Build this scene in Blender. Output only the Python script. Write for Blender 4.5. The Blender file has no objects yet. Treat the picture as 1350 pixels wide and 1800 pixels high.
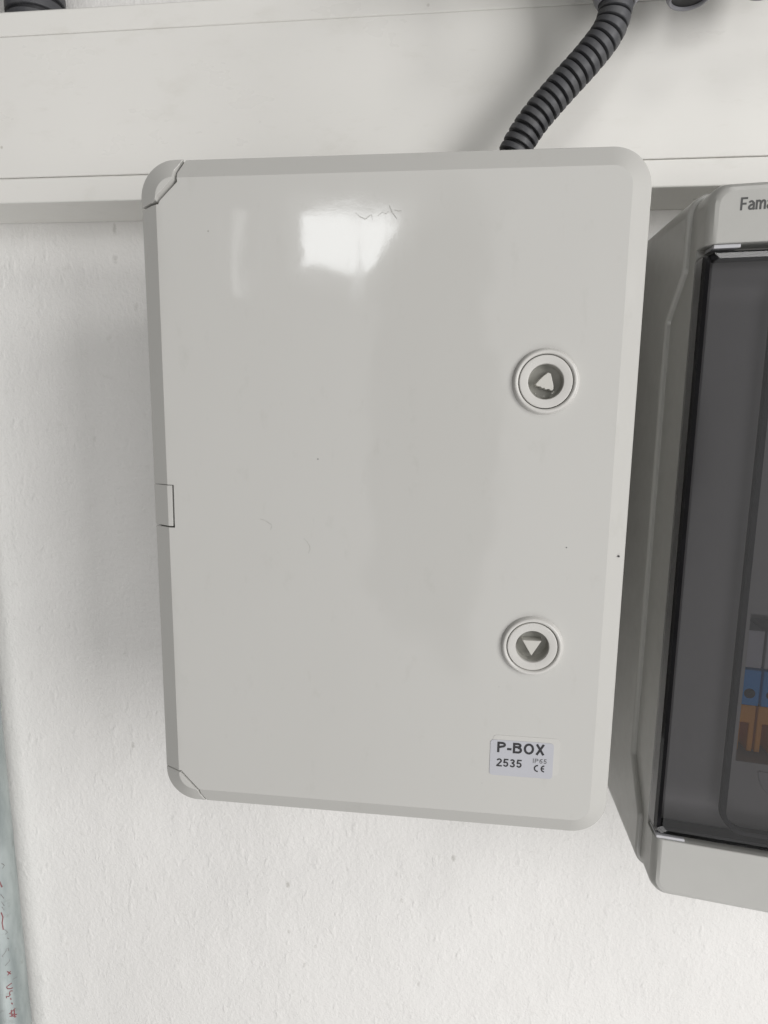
import bpy, bmesh, math, random
from mathutils import Vector, Matrix

random.seed(7)
PI = math.pi
scene = bpy.context.scene
COL = scene.collection

# ------------------------------------------------------------------ camera
cam_d = bpy.data.cameras.new('camera')
cam = bpy.data.objects.new('camera', cam_d); COL.objects.link(cam)
cam_d.sensor_fit = 'VERTICAL'; cam_d.sensor_height = 36.0
cam_d.lens = 1138.73 / 1800 * 36.0
cam_d.clip_start = 0.01; cam_d.clip_end = 50
_a = Vector((-0.158876264, -0.0220628882, 0.116050767))
_R = Matrix.Rotation(_a.length, 3, _a.normalized())
_m = Matrix.Identity(4)
for i in range(3):
    _m[i][0] = _R[i][0]; _m[i][1] = _R[i][2]; _m[i][2] = -_R[i][1]
_m[0][3], _m[1][3], _m[2][3] = 0.0400454592, -0.484344049, 0.0538091622
cam.matrix_world = _m
scene.camera = cam

# ------------------------------------------------------------------ room light
world = bpy.data.worlds.new('World'); scene.world = world; world.use_nodes = True
bg = world.node_tree.nodes['Background']
bg.inputs[0].default_value = (1.0, 0.985, 0.95, 1); bg.inputs[1].default_value = 0.04

def area(name, loc, target, sx, sy, power, col=(1, 1, 1), spread=PI):
    l = bpy.data.lights.new(name, 'AREA'); l.shape = 'RECTANGLE'
    l.size = sx; l.size_y = sy; l.energy = power; l.color = col; l.spread = spread
    o = bpy.data.objects.new(name, l); COL.objects.link(o)
    o.location = loc
    d = Vector(target) - Vector(loc)
    o.rotation_euler = d.to_track_quat('-Z', 'Y').to_euler()
    return o
key = area('window_light_right', (1.75, -1.6, 0.25), (0, 0, -0.05), 0.95, 1.5, 42, (1.0, 0.985, 0.985))
floor_l = area('floor_bounce_light', (0.25, -1.5, -1.9), (0.05, 0, -0.25), 2.0, 1.0, 18, (1.0, 0.985, 0.985))
area('ceiling_light', (0.5, -1.5, 1.75), (0, 0, 0), 0.7, 0.5, 7, (1.0, 0.985, 0.97))
win = area('room_window_light', (-0.47, -2.65, 0.735), (-0.02, -0.155, 0.135), 0.56, 0.46, 6.6, (0.97, 0.99, 1.0))
area('room_strip_light', (-0.93, -2.65, 0.70), (-0.06, -0.155, 0.13), 0.045, 0.36, 0.085, (1, 1, 1))

def shape_window(o):
    """bright pane inside a dim reveal; one side of the pane is hidden by a slanting jamb"""
    l = o.data; l.use_nodes = True; nt = l.node_tree
    em = nt.nodes['Emission']
    g = nt.nodes.new('ShaderNodeNewGeometry'); sp = nt.nodes.new('ShaderNodeSeparateXYZ')
    nt.links.new(g.outputs['Parametric'], sp.inputs[0])
    def mth(op, a, b):
        n = nt.nodes.new('ShaderNodeMath'); n.operation = op
        for i, v in enumerate((a, b)):
            if isinstance(v, (int, float)): n.inputs[i].default_value = v
            else: nt.links.new(v, n.inputs[i])
        return n.outputs[0]
    def edge(v, a, b):
        n = nt.nodes.new('ShaderNodeMapRange'); n.inputs[1].default_value = a; n.inputs[2].default_value = b
        n.interpolation_type = 'SMOOTHSTEP'
        nt.links.new(v, n.inputs[0]); return n.outputs[0]
    u, v = sp.outputs[0], sp.outputs[1]
    us = mth('ADD', u, mth('MULTIPLY', mth('SUBTRACT', v, 0.5), WIN_SLANT))
    m = mth('MULTIPLY', edge(u, WIN_U0 - 0.02, WIN_U0 + 0.05), edge(us, WIN_U1 + 0.02, WIN_U1 - 0.05))
    m = mth('MULTIPLY', m, mth('MULTIPLY', edge(v, 0.20, 0.31), edge(v, 0.82, 0.70)))
    rv = mth('MULTIPLY', mth('MULTIPLY', edge(u, 0.02, 0.15), edge(us, 0.98, 0.9)), mth('MULTIPLY', edge(v, 0.02, 0.25), edge(v, 0.99, 0.8)))
    st = mth('ADD', m, mth('MULTIPLY', rv, 0.08))
    nt.links.new(st, em.inputs['Strength'])
def shape_room(o, ex, ey, rx, ry, dark):
    """soft room brightness with the dim shape of someone standing in front of it"""
    l = o.data; l.use_nodes = True; nt = l.node_tree
    em = nt.nodes['Emission']
    g = nt.nodes.new('ShaderNodeNewGeometry'); mp = nt.nodes.new('ShaderNodeMapping')
    mp.inputs['Location'].default_value = (-ex / rx, -ey / ry, 0); mp.inputs['Scale'].default_value = (1 / rx, 1 / ry, 0)
    nt.links.new(g.outputs['Parametric'], mp.inputs['Vector'])
    ln = nt.nodes.new('ShaderNodeVectorMath'); ln.operation = 'LENGTH'; nt.links.new(mp.outputs[0], ln.inputs[0])
    r = nt.nodes.new('ShaderNodeMapRange'); r.interpolation_type = 'SMOOTHSTEP'
    r.inputs[1].default_value = 0.84; r.inputs[2].default_value = 1.12; r.inputs[3].default_value = dark; r.inputs[4].default_value = 1.0
    nz = nt.nodes.new('ShaderNodeTexNoise'); nz.inputs['Scale'].default_value = 6.0; nz.inputs['Detail'].default_value = 1.0
    nt.links.new(g.outputs['Parametric'], nz.inputs['Vector'])
    ad = nt.nodes.new('ShaderNodeMath'); ad.operation = 'MULTIPLY_ADD'; ad.inputs[1].default_value = 1.1
    nt.links.new(nz.outputs['Fac'], ad.inputs[0])
    sb = nt.nodes.new('ShaderNodeMath'); sb.operation = 'SUBTRACT'; sb.inputs[1].default_value = 0.55
    nt.links.new(ln.outputs['Value'], sb.inputs[0]); nt.links.new(sb.outputs[0], ad.inputs[2])
    nt.links.new(ad.outputs[0], r.inputs[0])
    sp = nt.nodes.new('ShaderNodeSeparateXYZ'); nt.links.new(g.outputs['Parametric'], sp.inputs[0])
    q = nt.nodes.new('ShaderNodeMapRange'); q.interpolation_type = 'SMOOTHSTEP'   # lamp dimmed towards its left, keeps light out of the gap
    q.inputs[1].default_value = 0.20; q.inputs[2].default_value = 0.60; q.inputs[3].default_value = 0.70; q.inputs[4].default_value = 1.0
    nt.links.new(sp.outputs[0], q.inputs[0])
    mu = nt.nodes.new('ShaderNodeMath'); mu.operation = 'MULTIPLY'
    nt.links.new(r.outputs[0], mu.inputs[0]); nt.links.new(q.outputs[0], mu.inputs[1])
    nt.links.new(mu.outputs[0], em.inputs['Strength'])
ROOM_EX = 0.40
room = area('room_fill_light', (0.25, -3.2, -0.5), (0.25, 0, -0.5), 3.6, 3.7, 36, (1.0, 0.99, 0.985))
shape_room(room, ROOM_EX, 0.62, 0.10, 0.34, 0.0)
WIN_U0, WIN_U1, WIN_SLANT = 0.18, 0.80, -0.45
shape_window(win)

scene.view_settings.view_transform = 'Standard'
scene.view_settings.look = 'None'
scene.view_settings.exposure = 0.03
scene.view_settings.gamma = 1.0
scene.view_settings.use_curve_mapping = False
scene.render.engine = 'CYCLES'

# ------------------------------------------------------------------ materials
def new_mat(name):
    m = bpy.data.materials.new(name); m.use_nodes = True
    nt = m.node_tree
    return m, nt, nt.nodes['Principled BSDF']

def N(nt, t, **kw):
    n = nt.nodes.new(t)
    for k, v in kw.items(): setattr(n, k, v)
    return n

def coords(nt, scale=(1, 1, 1)):
    g = N(nt, 'ShaderNodeNewGeometry'); mp = N(nt, 'ShaderNodeMapping')
    mp.inputs['Scale'].default_value = scale
    nt.links.new(g.outputs['Position'], mp.inputs['Vector'])
    return mp.outputs['Vector']

def noise(nt, vec, scale, detail=4, rough=0.55):
    n = N(nt, 'ShaderNodeTexNoise'); n.inputs['Scale'].default_value = scale
    n.inputs['Detail'].default_value = detail; n.inputs['Roughness'].default_value = rough
    nt.links.new(vec, n.inputs['Vector']); return n.outputs['Fac']

def ramp(nt, fac, a, b, ca=0.0, cb=1.0):
    r = N(nt, 'ShaderNodeMapRange'); r.inputs[1].default_value = a; r.inputs[2].default_value = b
    r.inputs[3].default_value = ca; r.inputs[4].default_value = cb
    nt.links.new(fac, r.inputs[0]); return r.outputs[0]

def math_n(nt, op, a, b):
    n = N(nt, 'ShaderNodeMath', operation=op)
    for i, v in enumerate((a, b)):
        if isinstance(v, (int, float)): n.inputs[i].default_value = v
        else: nt.links.new(v, n.inputs[i])
    return n.outputs[0]

def mixc(nt, fac, a, b):
    n = N(nt, 'ShaderNodeMix', data_type='RGBA')
    nt.links.new(fac, n.inputs[0])
    for idx, v in ((6, a), (7, b)):
        if isinstance(v, tuple): n.inputs[idx].default_value = (*v, 1)
        else: nt.links.new(v, n.inputs[idx])
    return n.outputs[2]

def bump(nt, bsdf, h, strength, dist):
    b = N(nt, 'ShaderNodeBump'); b.inputs['Strength'].default_value = strength
    b.inputs['Distance'].default_value = dist
    nt.links.new(h, b.inputs['Height']); nt.links.new(b.outputs[0], bsdf.inputs['Normal'])
    return b

def plastic(name, col, rough=0.4, dirt=0.06, dirt_col=None, bump_s=0.0, scale=60, spec=0.5, wav=0.0):
    m, nt, b = new_mat(name)
    v = coords(nt)
    f = ramp(nt, noise(nt, v, scale, 5), 0.45, 0.75)
    dc = dirt_col or tuple(c * 0.7 for c in col)
    f2 = math_n(nt, 'MULTIPLY', f, dirt)
    nt.links.new(mixc(nt, f2, col, dc), b.inputs['Base Color'])
    r = ramp(nt, noise(nt, v, scale * 3, 3), 0.3, 0.7, rough * 0.85, rough * 1.15)
    nt.links.new(r, b.inputs['Roughness'])
    b.inputs['Specular IOR Level'].default_value = spec
    if bump_s:
        bump(nt, b, noise(nt, v, 900, 2), bump_s, 0.0003)
    return m

# painted plaster wall
def wall_mat():
    m, nt, b = new_mat('wall_paint')
    v = coords(nt)
    vs = coords(nt, (1.0, 1.0, 0.55))
    big = ramp(nt, noise(nt, v, 7, 4), 0.35, 0.7)
    col = mixc(nt, math_n(nt, 'MULTIPLY', big, 0.35), (0.80, 0.79, 0.765), (0.75, 0.738, 0.71))
    # small grey marks
    vo = N(nt, 'ShaderNodeTexVoronoi'); vo.inputs['Scale'].default_value = 48
    nt.links.new(vs, vo.inputs['Vector'])
    wob = noise(nt, v, 260, 3)
    d = math_n(nt, 'ADD', vo.outputs['Distance'], math_n(nt, 'MULTIPLY', math_n(nt, 'SUBTRACT', wob, 0.5), 0.25))
    spot = ramp(nt, d, 0.03, 0.10, 1, 0)
    msk = ramp(nt, noise(nt, v, 16, 2), 0.50, 0.64)
    sp = math_n(nt, 'MULTIPLY', math_n(nt, 'MULTIPLY', spot, msk), 0.52)
    col = mixc(nt, sp, col, (0.33, 0.32, 0.28))
    sm = ramp(nt, noise(nt, coords(nt, (1, 1, 2.2)), 45, 5, 0.7), 0.60, 0.80)
    col = mixc(nt, math_n(nt, 'MULTIPLY', sm, 0.30), col, (0.50, 0.49, 0.44))
    nt.links.new(col, b.inputs['Base Color'])
    b.inputs['Roughness'].default_value = 0.62
    b.inputs['Specular IOR Level'].default_value = 0.35
    h1 = noise(nt, vs, 75, 3, 0.5)
    h2 = noise(nt, v, 260, 3, 0.6)
    h3 = noise(nt, v, 14, 2)
    ridg = ramp(nt, noise(nt, vs, 120, 2), 0.58, 0.72)
    h = math_n(nt, 'ADD', math_n(nt, 'MULTIPLY', h1, 0.55), math_n(nt, 'MULTIPLY', h2, 0.62))
    h = math_n(nt, 'ADD', h, math_n(nt, 'MULTIPLY', noise(nt, v, 620, 2, 0.5), 0.22))
    h = math_n(nt, 'ADD', h, math_n(nt, 'MULTIPLY', ridg, 0.25))
    h = math_n(nt, 'ADD', h, math_n(nt, 'MULTIPLY', h3, 2.5))
    bump(nt, b, h, 0.85, 0.0012)
    return m

def trunk_mat():
    m, nt, b = new_mat('trunking_pvc')
    v = coords(nt, (1, 1, 1)); vh = coords(nt, (0.75, 1, 1.4))
    st = ramp(nt, noise(nt, vh, 34, 6, 0.62), 0.56, 0.78)
    msk = ramp(nt, noise(nt, v, 9, 2), 0.38, 0.62)
    col = mixc(nt, math_n(nt, 'MULTIPLY', math_n(nt, 'MULTIPLY', st, msk), 0.26), (0.775, 0.765, 0.725), (0.50, 0.48, 0.40))
    fine = ramp(nt, noise(nt, coords(nt, (0.4, 1, 1.5)), 160, 4, 0.6), 0.62, 0.78)
    col = mixc(nt, math_n(nt, 'MULTIPLY', fine, 0.10), col, (0.45, 0.42, 0.34))
    vo = N(nt, 'ShaderNodeTexVoronoi'); vo.inputs['Scale'].default_value = 38; nt.links.new(v, vo.inputs['Vector'])
    spot = math_n(nt, 'MULTIPLY', ramp(nt, vo.outputs['Distance'], 0.02, 0.05, 1, 0), ramp(nt, noise(nt, v, 23, 1), 0.52, 0.6))
    col = mixc(nt, math_n(nt, 'MULTIPLY', spot, 0.6), col, (0.3, 0.28, 0.23))
    nt.links.new(col, b.inputs['Base Color'])
    nt.links.new(ramp(nt, noise(nt, vh, 30, 4), 0.3, 0.7, 0.26, 0.42), b.inputs['Roughness'])
    bump(nt, b, noise(nt, coords(nt, (0.4, 1, 1)), 20, 2), 0.25, 0.0016)
    return m

def lid_mat():
    m, nt, b = new_mat('enclosure_grey_plastic')
    v = coords(nt)
    big = ramp(nt, noise(nt, v, 9, 3), 0.35, 0.7)
    col = mixc(nt, math_n(nt, 'MULTIPLY', big, 0.25), (0.505, 0.500, 0.474), (0.484, 0.478, 0.449))
    vo = N(nt, 'ShaderNodeTexVoronoi'); vo.inputs['Scale'].default_value = 55; nt.links.new(v, vo.inputs['Vector'])
    spot = math_n(nt, 'MULTIPLY', ramp(nt, vo.outputs['Distance'], 0.012, 0.035, 1, 0), ramp(nt, noise(nt, v, 28, 1), 0.54, 0.6))
    col = mixc(nt, math_n(nt, 'MULTIPLY', spot, 0.55), col, (0.16, 0.155, 0.13))
    dust = ramp(nt, noise(nt, coords(nt, (1, 1, 0.5)), 90, 5, 0.65), 0.6, 0.8)
    col = mixc(nt, math_n(nt, 'MULTIPLY', dust, 0.16), col, (0.30, 0.29, 0.25))
    nt.links.new(col, b.inputs['Base Color'])
    rg = math_n(nt, 'ADD', ramp(nt, noise(nt, v, 40, 4), 0.3, 0.75, 0.03, 0.07), ramp(nt, noise(nt, coords(nt, (2.2, 1, 0.3)), 26, 6, 0.7), 0.50, 0.80, 0.0, 0.16))
    nt.links.new(rg, b.inputs['Roughness'])
    h = math_n(nt, 'ADD', noise(nt, v, 22, 2), math_n(nt, 'MULTIPLY', noise(nt, v, 420, 2), 0.02))
    bump(nt, b, h, 0.3, 0.0009)
    return m

M = {}
M['wall'] = wall_mat()
M['trunk'] = trunk_mat()
M['lid'] = lid_mat()
M['ring'] = plastic('lock_grey_plastic', (0.56, 0.55, 0.52), 0.3, 0.12, scale=150)
M['pit'] = plastic('lock_dusty_recess', (0.33, 0.325, 0.295), 0.6, 0.5, (0.46, 0.45, 0.41), scale=300)
M['key'] = plastic('lock_key_plastic', (0.52, 0.51, 0.47), 0.5, 0.15, scale=200)
M['body'] = plastic('enclosure_body_plastic', (0.43, 0.425, 0.40), 0.35)
M['board'] = plastic('board_grey_plastic', (0.44, 0.437, 0.412), 0.34, 0.10, bump_s=0.12)
M['panel'] = plastic('board_inner_panel', (0.46, 0.455, 0.45), 0.45, 0.1)
M['black'] = plastic('black_rubber', (0.008, 0.008, 0.009), 0.5, 0.2)
M['conduit'] = plastic('conduit_charcoal_plastic', (0.058, 0.059, 0.064), 0.55, 0.6, (0.11, 0.11, 0.108), scale=120)
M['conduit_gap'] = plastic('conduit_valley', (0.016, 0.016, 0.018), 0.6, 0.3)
M['grommet'] = plastic('grommet_rubber', (0.27, 0.27, 0.29), 0.5, 0.2)
M['ink'] = plastic('black_ink', (0.012, 0.012, 0.014), 0.45, 0.0)
M['ink_grey'] = plastic('grey_ink', (0.075, 0.075, 0.073), 0.5, 0.0)
M['red'] = plastic('red_marker', (0.22, 0.055, 0.06), 0.6, 0.5, (0.38, 0.30, 0.29), scale=260)
M['pen'] = plastic('faded_marker', (0.20, 0.195, 0.19), 0.6, 0.5, (0.42, 0.46, 0.45), scale=260)
M['scuff'] = plastic('scuff_grey', (0.37, 0.365, 0.34), 0.5, 0.8, (0.50, 0.495, 0.47), scale=420)
M['sticker'] = plastic('sticker_film', (0.45, 0.455, 0.485), 0.22, 0.15, (0.41, 0.41, 0.435), scale=140)
M['film'] = plastic('clear_sticker_film', (0.525, 0.518, 0.49), 0.16, 0.1, scale=120)
M['blue'] = plastic('terminal_blue', (0.04, 0.30, 0.72), 0.5, 0.3)
M['orange'] = plastic('terminal_orange', (0.80, 0.34, 0.03), 0.5, 0.3)
M['offwhite'] = plastic('terminal_white', (0.52, 0.52, 0.54), 0.4, 0.2)

def pipe_mat():
    m, nt, b = new_mat('galvanised_pipe')
    v = coords(nt, (1, 1, 0.25))
    a = ramp(nt, noise(nt, v, 70, 5, 0.6), 0.35, 0.65)
    col = mixc(nt, a, (0.30, 0.34, 0.335), (0.43, 0.475, 0.465))
    s = ramp(nt, noise(nt, coords(nt), 120, 4, 0.7), 0.58, 0.78)
    col = mixc(nt, math_n(nt, 'MULTIPLY', s, 0.45), col, (0.18, 0.18, 0.16))
    nt.links.new(col, b.inputs['Base Color'])
    b.inputs['Metallic'].default_value = 0.25
    b.inputs['Roughness'].default_value = 0.45
    bump(nt, b, noise(nt, v, 200, 3), 0.2, 0.0005)
    return m
M['pipe'] = pipe_mat()

def smoked_mat():
    m = bpy.data.materials.new('smoked_door_plastic'); m.use_nodes = True
    nt = m.node_tree; nt.nodes.clear()
    out = N(nt, 'ShaderNodeOutputMaterial')
    tr = N(nt, 'ShaderNodeBsdfTransparent'); tr.inputs[0].default_value = (0.60, 0.59, 0.615, 1)
    gl = N(nt, 'ShaderNodeBsdfGlossy'); gl.inputs[0].default_value = (1, 1, 1, 1); gl.inputs['Roughness'].default_value = 0.09
    fr = N(nt, 'ShaderNodeFresnel'); fr.inputs[0].default_value = 1.5
    mx = N(nt, 'ShaderNodeMixShader')
    nt.links.new(fr.outputs[0], mx.inputs[0]); nt.links.new(tr.outputs[0], mx.inputs[1]); nt.links.new(gl.outputs[0], mx.inputs[2])
    df = N(nt, 'ShaderNodeBsdfDiffuse'); df.inputs[0].default_value = (0.12, 0.12, 0.125, 1)
    v = coords(nt)
    f = ramp(nt, noise(nt, v, 60, 5, 0.6), 0.4, 0.75, 0.01, 0.06)
    mx2 = N(nt, 'ShaderNodeMixShader')
    nt.links.new(f, mx2.inputs[0]); nt.links.new(mx.outputs[0], mx2.inputs[1]); nt.links.new(df.outputs[0], mx2.inputs[2])
    nt.links.new(mx2.outputs[0], out.inputs[0])
    return m
M['smoke'] = smoked_mat()

# ------------------------------------------------------------------ helpers
def link(name, me, mat, parent=None, smooth=False):
    o = bpy.data.objects.new(name, me); COL.objects.link(o)
    if mat is not None:
        me.materials.clear(); me.materials.append(mat)
    if parent is not None: o.parent = parent
    if smooth:
        for p in me.polygons: p.use_smooth = True
    return o

def empty(name, loc=(0, 0, 0)):
    o = bpy.data.objects.new(name, None); COL.objects.link(o); o.empty_display_size = 0.02
    return o

def tag(o, label=None, cat=None, group=None, kind=None):
    for k, v in (('label', label), ('category', cat), ('group', group), ('kind', kind)):
        if v: o[k] = v
    return o

def pydata(verts, faces):
    me = bpy.data.meshes.new('m'); me.from_pydata(verts, [], faces); me.update()
    bm = bmesh.new(); bm.from_mesh(me); bmesh.ops.recalc_face_normals(bm, faces=bm.faces); bm.to_mesh(me); bm.free()
    return me

def rr(x0, x1, z0, z1, r, n=10):
    """rounded rectangle in XZ"""
    pts = []
    for (cx, cz, a0) in ((x1 - r, z1 - r, 0), (x0 + r, z1 - r, 90), (x0 + r, z0 + r, 180), (x1 - r, z0 + r, 270)):
        for k in range(n + 1):
            a = math.radians(a0 + 90 * k / n)
            pts.append((cx + r * math.cos(a), cz + r * math.sin(a)))
    return pts

def loft(loops, cap=True):
    """loops: list of (list of (x,z), y)"""
    n = len(loops[0][0]); V = []; F = []
    for pts, y in loops:
        V += [(p[0], y, p[1]) for p in pts]
    for i in range(len(loops) - 1):
        for k in range(n):
            a = i * n + k; b = i * n + (k + 1) % n
            F.append((a, b, b + n, a + n))
    if cap:
        F.append(tuple(range(n))[::-1]); F.append(tuple(range((len(loops) - 1) * n, len(loops) * n)))
    return pydata(V, F)

def box(x0, x1, y0, y1, z0, z1):
    return loft([([(x0, z0), (x1, z0), (x1, z1), (x0, z1)], y0), ([(x0, z0), (x1, z0), (x1, z1), (x0, z1)], y1)])

def modded(me, mods):
    """apply modifiers to mesh data and return new mesh"""
    o = bpy.data.objects.new('tmp', me); COL.objects.link(o)
    tmp = []
    for kind, kw in mods:
        m = o.modifiers.new('m', kind)
        for k, v in kw.items():
            if k == 'cut':
                c = bpy.data.objects.new('cut', v); COL.objects.link(c); tmp.append(c); m.object = c
            else: setattr(m, k, v)
    dg = bpy.context.evaluated_depsgraph_get()
    res = bpy.data.meshes.new_from_object(o.evaluated_get(dg))
    for t in tmp + [o]: bpy.data.objects.remove(t)
    return res

def diff(cut): return ('BOOLEAN', dict(operation='DIFFERENCE', solver='EXACT', cut=cut))
def inter(cut): return ('BOOLEAN', dict(operation='INTERSECT', solver='EXACT', cut=cut))
def bev(w, seg=2, ang=30): return ('BEVEL', dict(width=w, segments=seg, limit_method='ANGLE', angle_limit=math.radians(ang), use_clamp_overlap=True))

def autosmooth(o, ang=35):
    me = o.data
    for p in me.polygons: p.use_smooth = p.area < 0.0015   # broad flats stay flat
    bm = bmesh.new(); bm.from_mesh(me)
    for e in bm.edges:
        if len(e.link_faces) == 2 and e.calc_face_angle(0) > math.radians(ang): e.smooth = False
    bm.to_mesh(me); bm.free()
    return o

def lathe(cx, cz, prof, n=64):
    """revolve around axis parallel to Y; prof = list of (radius, y)"""
    V = []; F = []
    for r, y in prof:
        for k in range(n):
            a = 2 * PI * k / n
            V.append((cx + r * math.cos(a), y, cz + r * math.sin(a)))
    for i in range(len(prof) - 1):
        for k in range(n):
            a = i * n + k; b = i * n + (k + 1) % n
            F.append((a, b, b + n, a + n))
    return pydata(V, F)

def lathe_z(cx, cy, prof, n=48):
    V = []; F = []
    for r, z in prof:
        for k in range(n):
            a = 2 * PI * k / n
            V.append((cx + r * math.cos(a), cy + r * math.sin(a), z))
    for i in range(len(prof) - 1):
        for k in range(n):
            a = i * n + k; b = i * n + (k + 1) % n
            F.append((a, b, b + n, a + n))
    return pydata(V, F)

def prism(pts, y0, y1): return loft([(pts, y0), (pts, y1)])

def stroke(pts, w, y, th=0.00012, taper=True):
    """flat thin ribbon along XZ polyline standing th proud of plane y"""
    n = len(pts); L = []; Rr = []
    for i, p in enumerate(pts):
        a = pts[max(0, i - 1)]; b = pts[min(n - 1, i + 1)]
        d = Vector((b[0] - a[0], b[1] - a[1]))
        d = d.normalized() if d.length > 0 else Vector((1, 0))
        k = w / 2 * (0.35 + 0.65 * math.sin(PI * (i + 0.5) / n) if taper else 1)
        L.append((p[0] - d.y * k, p[1] + d.x * k)); Rr.append((p[0] + d.y * k, p[1] - d.x * k))
    return prism(L + Rr[::-1], y, y - th)

def join(meshes):
    bm = bmesh.new()
    for me in meshes: bm.from_mesh(me)
    r = bpy.data.meshes.new('m'); bm.to_mesh(r); bm.free(); return r

# a small grotesque stroke alphabet: centre lines in a box one unit high
def _arc(cx, cy, rx, ry, a0, a1, n=14):
    return [(cx + rx * math.cos(math.radians(a0 + (a1 - a0) * k / n)), cy + ry * math.sin(math.radians(a0 + (a1 - a0) * k / n))) for k in range(n + 1)]
def glyph(ch, t):
    h = t / 2; T = 1 - h
    G = {
        'P': (0.66, [[(h, 0), (h, 1)], [(h, T), (0.36, T)] + _arc(0.36, 0.73, 0.30 - h, T - 0.73, 90, -90) + [(h, 0.46)]]),
        '-': (0.32, [[(0.0, 0.36), (0.32, 0.36)]]),
        'B': (0.70, [[(h, 0), (h, 1)], [(h, T), (0.38, T)] + _arc(0.38, 0.75, 0.27 - h, T - 0.75, 90, -90) + [(h, 1.5 - T)],
                     [(0.36, 0.53), (0.40, 0.53)] + _arc(0.40, 0.265 + h / 2, 0.30 - h, 0.265 - h / 2, 90, -90) + [(h, h)]]),
        'O': (0.78, [_arc(0.39, 0.5, 0.39 - h, 0.52 - h, 0, 360, 36)]),
        'X': (0.68, [[(h * 0.9, 0), (0.68 - h * 0.9, 1)], [(h * 0.9, 1), (0.68 - h * 0.9, 0)]]),
        '2': (0.56, [_arc(0.28, 0.71, 0.28 - h, 0.29 - h, 170, -25, 18) + [(0.12, 0.17), (h, h)], [(0.0, h), (0.56, h)]]),
        '5': (0.56, [[(0.53, T), (0.14, T)], [(0.17, 1), (0.10, 0.46)], [(0.09, 0.47)] + _arc(0.27, 0.33, 0.28 - h, 0.33 - h, 125, -160, 22)]),
        '3': (0.56, [_arc(0.27, 0.745, 0.25 - h, 0.255 - h, 165, -90, 18), _arc(0.27, 0.275, 0.28 - h, 0.285 - h, 90, -165, 18), [(0.20, 0.53), (0.30, 0.53)]]),
        '6': (0.56, [_arc(0.28, 0.32, 0.28 - h, 0.32 - h, 0, 360, 28), _arc(0.42, 0.42, 0.42 - h, 0.58 - h, 65, 180, 14)]),
        'I': (t, [[(h, 0), (h, 1)]]),
        'F': (0.58, [[(h, 0), (h, 1)], [(h, T), (0.58, T)], [(h, 0.50), (0.50, 0.50)]]),
        'a': (0.55, [_arc(0.24, 0.52, 0.24 - h, 0.22 - h, 165, 60, 8) + [(0.46, 0.50), (0.46, 0.12), (0.50, 0.0)], [(0.46, 0.42), (0.22, 0.38)] + _arc(0.22, 0.20, 0.22 - h, 0.21 - h, 100, 290, 14) + [(0.40, 0.10), (0.46, 0.22)]]),
        'm': (0.84, [[(h, 0), (h, 0.74)], [(h, 0.45)] + _arc(0.24, 0.50, 0.24 - h, 0.25 - h, 160, 0, 10) + [(0.48 - h, 0)], [(0.48 - h, 0.45)] + _arc(0.62, 0.50, 0.22 - h, 0.25 - h, 160, 0, 10) + [(0.84 - h, 0)]]),
        't': (0.30, [[(0.14, 0.95), (0.14, 0.15), (0.20, h), (0.30, h)], [(0.0, 0.70), (0.30, 0.70)]]),
        'e': (0.54, [[(0.04, 0.38), (0.50, 0.38)] + _arc(0.27, 0.37, 0.27 - h, 0.39 - h, 0, 320, 28)]),
        'l': (t, [[(h, 0), (h, 1)]]),
    }
    return G[ch]
_lift = [0]
def lettering(s, x0, z0, height, y, t=0.17, gap=0.10, width=None, th=0.00006):
    adv = []; x = 0
    for ch in s:
        w, st = glyph(ch, t); adv.append((x, st)); x += w + gap
    tot = x - gap
    sx = (width / tot) if width else height
    parts = []
    for xo, st in adv:
        for k, poly in enumerate(st):
            pts = [((xo + p[0]) * sx / height, p[1]) for p in poly]
            n = len(pts); L = []; Rr = []
            closed = (Vector(pts[0]) - Vector(pts[-1])).length < 1e-6
            for i, p in enumerate(pts):
                a = pts[i - 1] if i else (pts[-2] if closed else p); b = pts[i + 1] if i < n - 1 else (pts[1] if closed else p)
                d1 = (Vector(p) - Vector(a)); d2 = (Vector(b) - Vector(p))
                if d1.length < 1e-9: d1 = d2
                if d2.length < 1e-9: d2 = d1
                d1.normalize(); d2.normalize()
                nn = Vector((-d1.y - d2.y, d1.x + d2.x))
                if nn.length < 1e-6: nn = Vector((-d1.y, d1.x))
                nn.normalize(); c = max(nn.dot(Vector((-d1.y, d1.x))), 0.5)
                L.append(Vector(p) + nn * (t / 2 / c)); Rr.append(Vector(p) - nn * (t / 2 / c))
            V = []; F = []
            tt = th + 0.000004 * k
            for q in L: V.append((x0 + q.x * height, y - tt, z0 + q.y * height))
            for q in Rr: V.append((x0 + q.x * height, y - tt, z0 + q.y * height))
            for i in range(n - 1): F.append((i, i + 1, n + i + 1, n + i))
            parts.append(pydata(V, F))
    return join(parts)

# ================================================================== setting: wall
wall = link('wall', box(-0.95, 1.25, 0.0, 0.08, -1.0, 0.95), M['wall'])
tag(wall, kind='structure', label='white painted plaster wall with small grey marks')

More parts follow.
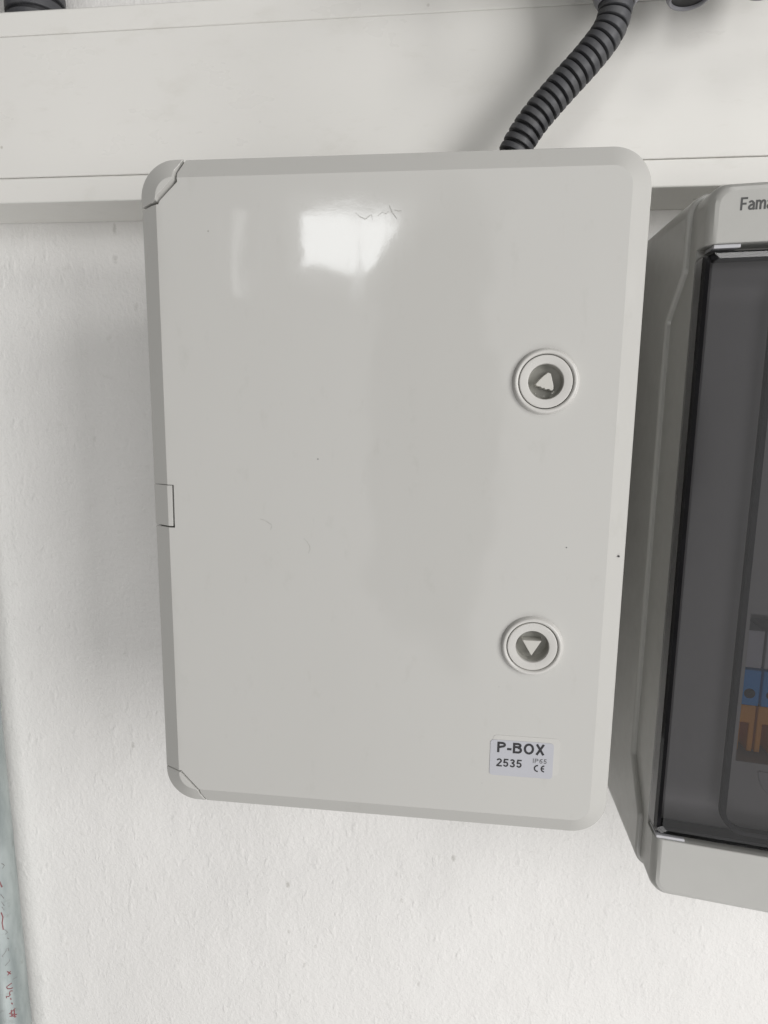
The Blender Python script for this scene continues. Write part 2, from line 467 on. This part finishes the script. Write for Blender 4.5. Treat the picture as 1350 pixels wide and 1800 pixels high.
# ================================================================== cable trunking
tr = tag(empty('cable_trunking'), 'long white PVC cable trunking running across the wall behind the grey box top', 'cable trunking')
TX0, TX1 = -0.9, 1.2
def xprism(prof, x0, x1):
    n = len(prof)
    V = [(x0, p[0], p[1]) for p in prof] + [(x1, p[0], p[1]) for p in prof]
    F = [(k, (k + 1) % n, (k + 1) % n + n, k + n) for k in range(n)] + [tuple(range(n))[::-1], tuple(range(n, 2 * n))]
    return pydata(V, F)
D = 0.048
prof = [(-0.0002, 0.188), (-D, 0.188), (-D, 0.2040), (-D + 0.0025, 0.2040), (-D + 0.0025, 0.1905), (-0.002, 0.1905),
        (-0.002, 0.3030), (-D + 0.0025, 0.3030), (-D + 0.0025, 0.2905), (-D, 0.2905), (-D, 0.3055), (-0.0002, 0.3055)]
o = link('base_channel', modded(xprism(prof, TX0, TX1), [bev(0.0011, 3, 40)]), M['trunk'], tr); autosmooth(o, 50)
o = link('cover_panel', modded(box(TX0, TX1, -D + 0.0022, -D - 0.0004, 0.20415, 0.29035), [bev(0.0005, 2, 40)]), M['trunk'], tr); autosmooth(o, 50)

# ================================================================== grey enclosure
enc = tag(empty('electrical_enclosure'), 'closed light grey plastic enclosure with two round locks and a small printed sticker', 'enclosure')
o = link('body', modded(loft([(rr(-0.105, 0.105, -0.156, 0.156, 0.013), -0.0003), (rr(-0.108, 0.108, -0.159, 0.159, 0.015), -0.134)]), []), M['body'], enc)
autosmooth(o)
YF = -0.1546
def lid_solid():
    c0 = 0.0097
    L = [(rr(-0.1230, 0.1230, -0.1730, 0.1730, 0.0165, 12), -0.1335),
         (rr(-0.1245, 0.1245, -0.1745, 0.1745, 0.018, 12), -0.1485),
         (rr(-0.125, 0.125, -0.175, 0.175, 0.0185, 12), -0.1492),
         (rr(-0.125, 0.125, -0.175, 0.175, 0.0185, 12), -0.1498),
         (rr(-0.1247, 0.1247, -0.1747, 0.1747, 0.0182, 12), -0.1503),
         (rr(-0.1154, 0.1154, -0.1654, 0.1654, 0.0091, 12), YF)]
    return loft(L)
# outline of the two hinge caps and the hinge tab in lid coordinates
def grow(pts, d, c):  # push the inner-side points away from corner c
    out = []
    for p in pts:
        v = Vector((p[0] - c[0], p[1] - c[1])); l = v.length
        v = v * ((l + d) / l); out.append((c[0] + v.x, c[1] + v.y))
    return out
TLo = [(-0.0995, 0.1775), (-0.1043, 0.1677), (-0.1040, 0.1635), (-0.1135, 0.1548), (-0.1143, 0.1532), (-0.1185, 0.1528), (-0.1275, 0.1508)]
BLo = [(-0.1275, -0.1545), (-0.1180, -0.1545), (-0.1140, -0.1546), (-0.1036, -0.1658), (-0.1034, -0.1690), (-0.1000, -0.1775)]
TL = TLo + [(-0.140, 0.150), (-0.140, 0.190), (-0.0990, 0.190)]
BL = BLo + [(-0.0995, -0.190), (-0.140, -0.190), (-0.140, -0.1545)]
cTL = (-0.135, 0.185); cBL = (-0.135, -0.185)
tab = [(-0.140, 0.0117), (-0.1120, 0.0114), (-0.1122, -0.0119), (-0.140, -0.0114)]
y_in, y_out = -0.1425, -0.17
def cutter(pts, a, b, c=None, d0=0.0, d1=0.0):
    return loft([(grow(pts, d0, c) if c else pts, a), (grow(pts, d1, c) if c else pts, b)])
hole = [lathe(0.0805, z, [(0.0001, -0.1300), (0.0132, -0.1300), (0.0132, -0.17), (0.0001, -0.17)], 48) for z in (0.0673, -0.0679)]
lid_me = modded(lid_solid(), [
    diff(prism(TL, y_in + 0.010 - 0.010, y_out)),
    diff(prism(BL, y_in, y_out)),
    diff(prism(tab, -0.146, y_out)),
    bev(0.00022, 2, 60)])
lid = link('lid', lid_me, M['lid'], enc); autosmooth(lid, 9)
# caps: the same solid cut back to the corner; the cap's long edge slopes down to the gap
def cap_mesh(pts, c, gap, slope, chunky):
    core = loft([(grow(pts, -gap + 0.0002, c), -0.1405), (grow(pts, -gap, c), -0.1500), (grow(pts, -gap - slope, c), -0.170)])
    return modded(lid_solid(), [inter(core), bev(0.0003, 2, 50)])
def sloped(pts, c, gap, slope, idx):
    back = grow(pts, -gap, c); front = list(back)
    for i in idx:
        v = Vector((back[i][0] - c[0], back[i][1] - c[1])); v = v * ((v.length - slope) / v.length)
        front[i] = (c[0] + v.x, c[1] + v.y)
    core = loft([(back, -0.1405), (back, -0.1512), (front, YF - 0.0002), (front, -0.170)])
    return modded(lid_solid(), [inter(core), bev(0.0003, 2, 50)])
o = link('corner_cap', sloped(TL, cTL, 0.00115, 0.0014, (1, 2, 3, 4)), M['lid'], lid); autosmooth(o, 9)
o.location = (-0.0003, -0.0001, 0.0003)
o['label'] = 'upper hinge corner cap with a wide open gap'
o = link('corner_cap', sloped(BL, cBL, 0.00075, 0.0006, (1, 2, 3, 4)), M['lid'], lid); autosmooth(o, 9)
tabc = [(-0.140, 0.0114), (-0.1128, 0.0111), (-0.1130, -0.0111), (-0.140, -0.0107)]
o = link('hinge_tab', modded(lid_solid(), [inter(loft([(tabc, -0.141), (tabc, -0.152), (tabc, -0.17)])), bev(0.0002, 2, 60)]), M['lid'], lid)
o.location = (-0.0002, 0.0001, 0); autosmooth(o, 9)

# locks
def rot_tri(cx, cz, R, ang, jag=0.0):
    pts = [(cx + R * math.cos(math.radians(ang + 120 * k)), cz + R * math.sin(math.radians(ang + 120 * k))) for k in range(3)]
    return pts
def make_lock(cx, cz, tri, label):
    lk = tag(empty('lock'), label); lk.parent = enc
    y = YF
    o = link('ring', lathe(cx, cz, [(0.0163, y + 0.0003), (0.0160, y - 0.0003), (0.0156, y - 0.0012), (0.0152, y - 0.0019), (0.0146, y - 0.0023),
                                    (0.0139, y - 0.0023), (0.0134, y - 0.0019), (0.0132, y - 0.0012), (0.0131, y - 0.0002)], 72), M['ring'], lk, True)
    link('groove', lathe(cx, cz, [(0.0136, y - 0.0003), (0.0126, y - 0.0003)], 72), M['black'], lk)
    o = link('insert', lathe(cx, cz, [(0.01285, y - 0.0001), (0.01285, y - 0.0012), (0.0127, y - 0.0017), (0.0124, y - 0.0019), (0.0090, y - 0.0019), (0.0087, y - 0.0018), (0.0085, y - 0.0015), (0.0084, y - 0.0005)], 72), M['ring'], lk)
    autosmooth(o, 30)
    return lk
# the lid is holed so that the key recess is a real pit
for cz in (0.0673, -0.0679):
    cut = loft([([(0.0805 + 0.0084 * math.cos(2 * PI * k / 64), cz + 0.0084 * math.sin(2 * PI * k / 64)) for k in range(64)], yy) for yy in (-0.1440, -0.17)])
    lid.data = modded(lid.data, [diff(cut)])
lid.data.materials.clear(); lid.data.materials.append(M['lid']); autosmooth(lid, 9)

lk1 = make_lock(0.0805, 0.0673, None, 'upper lock with a chipped triangular key stub pointing up')
lk2 = make_lock(0.0805, -0.0679, None, 'lower lock with a clean triangular key stub pointing down')
for lk, cz in ((lk1, 0.0673), (lk2, -0.0679)):
    o = link('key_recess', lathe(0.0805, cz, [(0.00845, YF - 0.0008), (0.0083, YF + 0.0050), (0.0078, YF + 0.0056), (0.0002, YF + 0.0056)], 48), M['pit'], lk); autosmooth(o, 40)
k1 = [(0.0812, 0.0712), (0.0822, 0.0708), (0.0828, 0.0690), (0.0836, 0.0658), (0.0835, 0.0643), (0.0826, 0.0640), (0.0818, 0.0647), (0.0811, 0.0646), (0.0804, 0.0644),
      (0.0799, 0.0651), (0.0791, 0.0649), (0.0785, 0.0656), (0.0772, 0.0657), (0.0764, 0.0664), (0.0778, 0.0682), (0.0796, 0.0700)]
k1 = [(0.0804 + (p[0] - 0.0802) * 1.2, 0.0674 + (p[1] - 0.0676) * 1.2) for p in k1]
o = link('key_stub', modded(loft([([(0.0806 + (p[0] - 0.0806) * 1.08, 0.0675 + (p[1] - 0.0675) * 1.08) for p in k1], YF + 0.0055), (k1, YF + 0.0002)]), [bev(0.0002, 2, 40)]), M['key'], lk1)
k2 = [(0.0755, -0.0652), (0.0853, -0.0652), (0.0804, -0.0735)]
o = link('key_stub', modded(loft([([(0.0804 + (p[0] - 0.0804) * 1.1, -0.0680 + (p[1] + 0.0680) * 1.1) for p in k2], YF + 0.0055), (k2, YF + 0.0001)]), [bev(0.0003, 2, 40)]), M['key'], lk2)
for (x, z, r) in ((0.0764, 0.0618, 0.00030), (0.0772, 0.0605, 0.0002), (0.0838, 0.0618, 0.00035), (0.0845, 0.0624, 0.0003), (0.0800, 0.0603, 0.00025)):
    bm = bmesh.new(); bmesh.ops.create_icosphere(bm, subdivisions=1, radius=r); me = bpy.data.meshes.new('m'); bm.to_mesh(me); bm.free()
    o = link('crumb', me, M['key'] if r > 0.00022 else M['black'], lk1)
    o.location = (x, YF - 0.0010 if x > 0.083 or z < 0.0604 else YF + 0.0053, z)

# sticker
st = link('sticker', modded(loft([(rr(0.0626, 0.0979, -0.1402, -0.1190, 0.0022, 6), YF + 0.0001), (rr(0.0626, 0.0979, -0.1402, -0.1190, 0.0022, 6), YF - 0.00012)]), []), M['film'], enc)
st['label'] = 'clear sticker film carrying a bluish label printed with black type'
lab = link('label_print', loft([(rr(0.0613, 0.0947, -0.1422, -0.1217, 0.0018, 6), YF + 0.0001), (rr(0.0613, 0.0947, -0.1422, -0.1217, 0.0018, 6), YF - 0.00026)]), M['sticker'], st)
yt = YF - 0.00027
link('lettering', lettering('P-BOX', 0.0648, -0.1288, 0.0061, yt, 0.205, 0.075, 0.0253), M['ink'], st)
link('lettering', lettering('2535', 0.0648, -0.1370, 0.0047, yt, 0.18, 0.09, 0.0136), M['ink'], st)
link('lettering', lettering('IP65', 0.0841, -0.1336, 0.0026, yt, 0.14, 0.20, 0.0072), M['ink_grey'], st)
def arc(cx, cz, r, w, a0, a1, y, th=0.00006, n=16):
    o_ = [(cx + (r + w / 2) * math.cos(math.radians(a0 + (a1 - a0) * k / n)), cz + (r + w / 2) * math.sin(math.radians(a0 + (a1 - a0) * k / n))) for k in range(n + 1)]
    i_ = [(cx + (r - w / 2) * math.cos(math.radians(a0 + (a1 - a0) * k / n)), cz + (r - w / 2) * math.sin(math.radians(a0 + (a1 - a0) * k / n))) for k in range(n + 1)]
    return prism(o_ + i_[::-1], y, y - th)
ce = [arc(0.0868, -0.1366, 0.0017, 0.00075, 85, 275, yt), arc(0.0904, -0.1366, 0.0017, 0.00075, 95, 265, yt), prism([(0.0888, -0.13695), (0.0902, -0.13695), (0.0902, -0.13625), (0.0888, -0.13625)], yt, yt - 0.00007)]
link('lettering', join(ce), M['ink'], st)

# scuffs and hairs on the lid
def scuff(pts, w, m='scuff'): link('scuff_mark', stroke(pts, w, YF + 0.00002, 0.00006), M[m], lid)
scuff([(-0.0140, 0.1472), (-0.0118, 0.1452), (-0.0092, 0.1440), (-0.0075, 0.1452), (-0.0062, 0.1462), (-0.0055, 0.1436)], 0.0004)
scuff([(-0.0030, 0.1455), (-0.0008, 0.1470), (0.0010, 0.1462), (0.0022, 0.1475)], 0.0004)
scuff([(0.0025, 0.1500), (0.0040, 0.1468), (0.0062, 0.1440)], 0.0006)
scuff([(0.0050, 0.1480), (0.0070, 0.1474), (0.0085, 0.1476)], 0.0004)
scuff([(-0.0645, -0.0055), (-0.0620, -0.0062), (-0.0592, -0.0078), (-0.0582, -0.0084), (-0.0583, -0.0100), (-0.0590, -0.0113)], 0.00045)
scuff([(-0.0408, -0.0152), (-0.0390, -0.0170), (-0.0376, -0.0192), (-0.0374, -0.0212), (-0.0384, -0.0232)], 0.0004)

for (dx, dz) in ((0.0951, -0.0150), (-0.0330, 0.0270)):
    link('speck', lathe(dx, dz, [(0.0001, YF - 0.00012), (0.0003, YF - 0.0001), (0.00035, YF + 0.00002)], 8), M['ink_grey'], lid)
link('chip', lathe(0.1215, -0.0190, [(0.0001, -0.1530), (0.0005, -0.1527), (0.0006, -0.1505)], 8), M['ink_grey'], lid)

# ================================================================== distribution board on the right
db = tag(empty('distribution_board'), 'grey distribution board with smoked transparent door at the right edge', 'distribution board')
db.location = (0.0022, -0.0266, 0.0030); db.scale = (0.945, 0.945, 0.945)   # whole board scaled down about the camera position, base lengthened back to the wall
X0, X1 = 0.160, 0.470
base = loft([(rr(X0 - 0.001, X1 + 0.001, -0.238, 0.172, 0.012, 8), 0.0278), (rr(X0, X1, -0.237, 0.1715, 0.012, 8), -0.0905)])
mid = [(-0.0905 - 0.01, 0.128), (-0.0905, 0.1305), (-0.0655, 0.1060), (-0.0655, -0.1720), (-0.0905, -0.2010), (-0.1005, -0.2010)]
o = link('base', modded(base, [diff(xprism(mid, X0 - 0.05, X1 + 0.05)), bev(0.0016, 3, 40)]), M['board'], db); autosmooth(o, 35)
XC0, XC1 = 0.1632, 0.4668
cov = loft([(rr(XC0, XC1, -0.2355, 0.1695, 0.009, 8), -0.060), (rr(XC0, XC1, -0.236, 0.1690, 0.009, 8), -0.110),
            (rr(XC0 + 0.0008, XC1 - 0.0008, -0.2356, 0.1682, 0.009, 8), -0.1128), (rr(XC0 + 0.0026, XC1 - 0.0026, -0.2340, 0.1664, 0.008, 8), -0.1147), (rr(XC0 + 0.0045, XC1 - 0.0045, -0.2322, 0.1645, 0.007, 8), -0.1152)])
zd0, zd1 = -0.1990, 0.1392
o = link('cover', modded(cov, [diff(box(0.10, 0.55, -0.1000, -0.16, zd0, zd1)), diff(box(0.2080, 0.44, -0.07, -0.12, -0.1500, -0.0600)), bev(0.0005, 2, 50)]), M['board'], db); autosmooth(o, 30)
link('lettering', lettering('Famatel', 0.1772, 0.1547, 0.0062, -0.11522, 0.16, 0.07, 0.0214), M['ink_grey'], db)
# hinge ledges beside the door
link('hinge_ledge', modded(box(XC0 + 0.0040, XC0 + 0.0165, -0.1010, -0.1136, 0.1372, 0.1391), [bev(0.0003, 2)]), M['offwhite'], db)
link('hinge_ledge', modded(box(XC0 + 0.0010, XC0 + 0.0165, -0.1010, -0.1143, -0.1989, -0.1972), [bev(0.0003, 2)]), M['offwhite'], db)
# door: shell of smoked plastic
def shell(x0, x1, z0, z1):
    L = [(rr(x0, x1, z0, z1, 0.004, 6), -0.1006), (rr(x0, x1, z0, z1, 0.004, 6), -0.1120), (rr(x0 + 0.0012, x1 - 0.0012, z0 + 0.0012, z1 - 0.0012, 0.004, 6), -0.1142),
         (rr(x0 + 0.0040, x1 - 0.0040, z0 + 0.004, z1 - 0.004, 0.004, 6), -0.1152)]
    me = loft(L, True)
    bm = bmesh.new(); bm.from_mesh(me); f = max((f for f in bm.faces if len(f.verts) > 4), key=lambda f: f.calc_center_median().y)
    bmesh.ops.delete(bm, geom=[f], context='FACES_ONLY'); bm.to_mesh(me); bm.free(); return me
zb0, zb1 = -0.1968, 0.1360
door = link('door', shell(XC0 - 0.0004, XC1, zb0, zb1), M['smoke'], db); autosmooth(door, 30)
# dark rebate and seal behind the door
link('door_edge', join([box(XC0 + 0.0004, XC0 + 0.0042, -0.1012, -0.1100, zb0 + 0.002, zb1 - 0.002), box(XC0 + 0.004, XC1 - 0.004, -0.1012, -0.1110, zb1 - 0.0036, zb1 - 0.001), box(XC0 + 0.004, XC1 - 0.004, -0.1012, -0.1110, zb0 + 0.001, zb0 + 0.003)]), M['black'], door)
ro = rr(0.1985, 0.45, -0.1905, 0.150 - 0.025, 0.014, 8); ri = rr(0.2013, 0.4472, -0.1877, 0.122, 0.0115, 8)
n = len(ro)
V = [(p[0], -0.1110, p[1]) for p in ro] + [(p[0], -0.1110, p[1]) for p in ri] + [(p[0], -0.1070, p[1]) for p in ro] + [(p[0], -0.1070, p[1]) for p in ri]
F = []
for k in range(n):
    j = (k + 1) % n
    F += [(k, j, n + j, n + k), (2 * n + k, 3 * n + k, 3 * n + j, 2 * n + j), (k, 2 * n + k, 2 * n + j, j), (n + k, n + j, 3 * n + j, 3 * n + k)]
link('seal', pydata(V, F), M['black'], door)
# terminals seen through the door
link('back_plate', box(0.175, 0.455, -0.062, -0.066, -0.19, 0.13), M['panel'], db)
x = 0.2095
for k in range(9):
    w = 0.0105
    link('terminal_block', modded(box(x, x + w, -0.066, -0.092, -0.1180, -0.0960), [bev(0.0006, 2)]), M['blue'], db)
    link('terminal_screw', lathe(x + w / 2, -0.1105, [(0.0030, -0.091), (0.0030, -0.0922), (0.0001, -0.0922)], 20), M['black'], db)
    link('terminal_block', modded(box(x, x + w, -0.066, -0.090, -0.1480, -0.1188), [diff(box(x + 0.003, x + w - 0.003, -0.08, -0.10, -0.1500, -0.1300)), bev(0.0005, 2)]), M['orange'], db)
    link('terminal_block', modded(box(x, x + w, -0.066, -0.091, -0.0950, -0.0720), [bev(0.0006, 2)]), M['offwhite'], db)
    x += w + 0.0012
half = [(0.238 + 0.018 * math.cos(math.radians(180 + 180 * k / 24)), -0.1545 + 0.018 * math.sin(math.radians(180 + 180 * k / 24))) for k in range(25)]
link('knockout', modded(prism(half, -0.0995, -0.1008), [bev(0.0003, 2, 60)]), M['panel'], db)

# the board's front slopes forward from its left edge
def slope_front(o):
    if o.type == 'MESH' and o.name.split('.')[0] not in ('base', 'back_plate') and not o.get('sloped'):
        for v in o.data.vertices:
            k = min(max((-v.co.y - 0.062) / 0.028, 0.0), 1.0)
            v.co.y -= 0.15 * max(v.co.x - XC0, 0.0) * k
        o.data.update()
    for c in o.children: slope_front(c)
for c in list(db.children): slope_front(c)

# ================================================================== box above with cable grommets
ub = tag(empty('upper_enclosure'), 'pale enclosure above the frame, only its grey cable grommets hanging into the top edge', 'enclosure')
o = link('body', modded(box(0.02, 0.30, -0.0003, -0.115, 0.3068, 0.46), [bev(0.004, 3)]), M['board'], ub); autosmooth(o, 40)
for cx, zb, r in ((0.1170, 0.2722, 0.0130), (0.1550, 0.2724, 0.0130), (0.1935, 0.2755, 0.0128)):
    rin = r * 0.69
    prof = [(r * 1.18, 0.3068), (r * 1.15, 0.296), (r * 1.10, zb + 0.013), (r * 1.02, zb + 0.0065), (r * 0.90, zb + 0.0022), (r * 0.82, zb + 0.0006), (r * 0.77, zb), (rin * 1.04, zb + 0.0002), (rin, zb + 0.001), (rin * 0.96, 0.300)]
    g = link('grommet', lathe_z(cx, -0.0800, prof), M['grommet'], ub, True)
    link('opening_shade', lathe_z(cx, -0.0800, [(rin * 1.0, zb + 0.0016), (0.0001, zb + 0.0022)]), M['black'], g)  # black disc across the hole, stands in for the shade inside

# ================================================================== corrugated conduits
def catmull(P, n):
    out = []
    Q = [P[0] + (P[0] - P[1])] + P + [P[-1] + (P[-1] - P[-2])]
    for i in range(1, len(Q) - 2):
        for k in range(n):
            t = k / n
            a, b, c, d = Q[i - 1], Q[i], Q[i + 1], Q[i + 2]
            out.append(0.5 * ((2 * b) + (c - a) * t + (2 * a - 5 * b + 4 * c - d) * t * t + (3 * b - a - 3 * c + d) * t ** 3))
    out.append(P[-1]); return out

def conduit(P, R_, Rv, pitch, land, n=40):
    path = catmull([Vector(p) for p in P], 60)
    cum = [0]
    for i in range(1, len(path)): cum.append(cum[-1] + (path[i] - path[i - 1]).length)
    L = cum[-1]
    def at(s):
        s = min(max(s, 0), L)
        lo = 0
        import bisect
        i = min(max(bisect.bisect_left(cum, s), 1), len(cum) - 1)
        t = (s - cum[i - 1]) / max(cum[i] - cum[i - 1], 1e-9)
        p = path[i - 1].lerp(path[i], t)
        d = (path[min(i + 2, len(path) - 1)] - path[max(i - 3, 0)]).normalized()
        return p, d
    rings = []; s = 0; e = 0.00045
    while s < L - pitch:
        ld = land(s / L) * pitch
        rings += [(s, Rv), (s + e * 0.3, R_ - e), (s + e, R_ - 0.00008), (s + ld * 0.5, R_), (s + ld - e, R_ - 0.00008), (s + ld - e * 0.3, R_ - e), (s + ld, Rv)]
        s += pitch
    V = []; F = []; mi = []
    ref = Vector((0, 1, 0))
    for (s, r) in rings:
        p, d = at(s)
        u = d.cross(ref).normalized(); w = u.cross(d).normalized()
        for k in range(n):
            a = 2 * PI * k / n
            V.append(p + u * (r * math.cos(a)) + w * (r * math.sin(a)))
    for i in range(len(rings) - 1):
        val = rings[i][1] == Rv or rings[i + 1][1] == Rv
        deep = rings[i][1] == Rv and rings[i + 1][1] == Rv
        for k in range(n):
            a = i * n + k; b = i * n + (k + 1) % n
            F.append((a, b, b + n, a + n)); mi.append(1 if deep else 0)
    me = bpy.data.meshes.new('m'); me.from_pydata([tuple(v) for v in V], [], F); me.update()
    bm = bmesh.new(); bm.from_mesh(me); bmesh.ops.recalc_face_normals(bm, faces=bm.faces); bm.to_mesh(me); bm.free()
    return me, mi

def add_conduit(name, args, label):
    me, mi = conduit(*args)
    o = bpy.data.objects.new(name, me); COL.objects.link(o)
    me.materials.append(M['conduit']); me.materials.append(M['conduit_gap'])
    for p, i in zip(me.polygons, mi): p.material_index = i
    autosmooth(o, 40)
    tag(o, label, 'conduit')
    return o
add_conduit('corrugated_conduit', ([(0.1165, -0.080, 0.292), (0.1172, -0.080, 0.274), (0.1140, -0.080, 0.2600), (0.1040, -0.080, 0.2465), (0.0895, -0.080, 0.2310), (0.0755, -0.080, 0.2150), (0.0665, -0.080, 0.2005), (0.0600, -0.080, 0.184), (0.0575, -0.080, 0.168)],
            0.0091, 0.0071, 0.00495, lambda t: 0.86 - 0.22 * t), 'thin black corrugated conduit curving from the overhead grommet down behind the grey box')
add_conduit('corrugated_conduit', ([(-0.2560, -0.0262, 0.304), (-0.2560, -0.0262, 0.33), (-0.2555, -0.0262, 0.37), (-0.2550, -0.0262, 0.42)],
            0.0190, 0.0172, 0.0085, lambda t: 0.72), 'thick black corrugated conduit rising from the trunking top at the upper left corner')

# ================================================================== pipe at lower left
PY, PR = -0.0180, 0.0140
def pipe_x(z): return -0.3470 - 0.0127 * (z + 0.51)   # the pipe leans a little
pp = tag(empty('metal_pipe'), 'grey green galvanised pipe with red handwriting at the lower left edge', 'pipe')
rings = [(PR, -0.98), (PR, -0.7), (PR, -0.3), (PR, 0.0), (PR, 0.186)]
me = lathe_z(0, PY, [(0.0001, -0.98)] + rings + [(0.0001, 0.186)], 64)
for v in me.vertices: v.co.x += pipe_x(v.co.z)
o = link('tube', me, M['pipe'], pp); autosmooth(o, 60)

# handwriting wrapped on the pipe; glyph strokes traced from image pixels and stored as (across, along), reading downwards
def pipe_stroke(pts, w=0.0011):
    V = []; F = []; n = len(pts)
    for i, (ang_mm, z) in enumerate(pts):
        a = pts[max(0, i - 1)]; b = pts[min(n - 1, i + 1)]
        d = Vector((b[0] - a[0], b[1] - a[1])).normalized()
        for sgn in (1, -1):
            s_ = ang_mm - d.y * w / 2 * sgn; zz = z + d.x * w / 2 * sgn
            th = -PI / 2 + s_ / PR
            V.append((pipe_x(zz) + (PR + 0.00012) * math.cos(th), PY + (PR + 0.00012) * math.sin(th), zz))
    for i in range(n - 1): F.append((2 * i, 2 * i + 1, 2 * i + 3, 2 * i + 2))
    return pydata(V, F)

WRITING = [
    ('pen', [(0.0126, -0.335), (0.01365, -0.336), (0.0147, -0.338), (0.01295, -0.34)]),
    ('pen', [(0.01015, -0.352), (0.0119, -0.357)]),
    ('pen', [(0.0098, -0.363), (0.0119, -0.368)]),
    ('pen', [(0.0098, -0.37), (0.01155, -0.375)]),
    ('pen', [(0.0098, -0.375), (0.0112, -0.379)]),
    ('red', [(0.01015, -0.351), (0.0112, -0.357)]),
    ('red', [(0.00875, -0.38), (0.0098, -0.385), (0.00875, -0.39), (0.0091, -0.397)]),
    ('pen', [(0.0098, -0.397), (0.0112, -0.399), (0.0119, -0.401), (0.01015, -0.402)]),
    ('pen', [(0.0112, -0.406), (0.0126, -0.408)]),
    ('pen', [(0.0112, -0.419), (0.0112, -0.416), (0.0098, -0.416), (0.00945, -0.418), (0.00805, -0.42), (0.007, -0.421), (0.0063, -0.422), (0.007, -0.423)]),
    ('pen', [(0.0112, -0.427), (0.0112, -0.429), (0.0098, -0.43), (0.0077, -0.432)]),
    ('red', [(0.00875, -0.438), (0.0112, -0.442)]),
    ('red', [(0.0112, -0.439), (0.00875, -0.442)]),
    ('pen', [(0.01225, -0.448), (0.0147, -0.448), (0.01575, -0.448)]),
    ('red', [(0.0112, -0.451), (0.00875, -0.452), (0.007, -0.453), (0.0077, -0.455), (0.0098, -0.456), (0.01155, -0.456)]),
    ('red', [(0.0112, -0.459), (0.00945, -0.458), (0.00875, -0.46), (0.0091, -0.462), (0.00805, -0.463), (0.00595, -0.462), (0.0063, -0.464)]),
    ('red', [(0.0091, -0.465), (0.00945, -0.467)]),
    ('red', [(0.00945, -0.47), (0.01015, -0.472)]),
    ('red', [(0.0119, -0.477), (0.00875, -0.479), (0.007, -0.48), (0.0098, -0.482), (0.0126, -0.484)]),
    ('red', [(0.007, -0.483), (0.0091, -0.483), (0.0119, -0.486)]),
    ('red', [(0.00875, -0.477), (0.00875, -0.484)]),
    ('red', [(0.01085, -0.478), (0.01085, -0.486)]),
]
for mk, pts in WRITING:
    link('red_pen_stroke' if mk == 'red' else 'faded_pen_stroke', pipe_stroke(pts, 0.0009 if mk == 'red' else 0.0006), M[mk], pp)
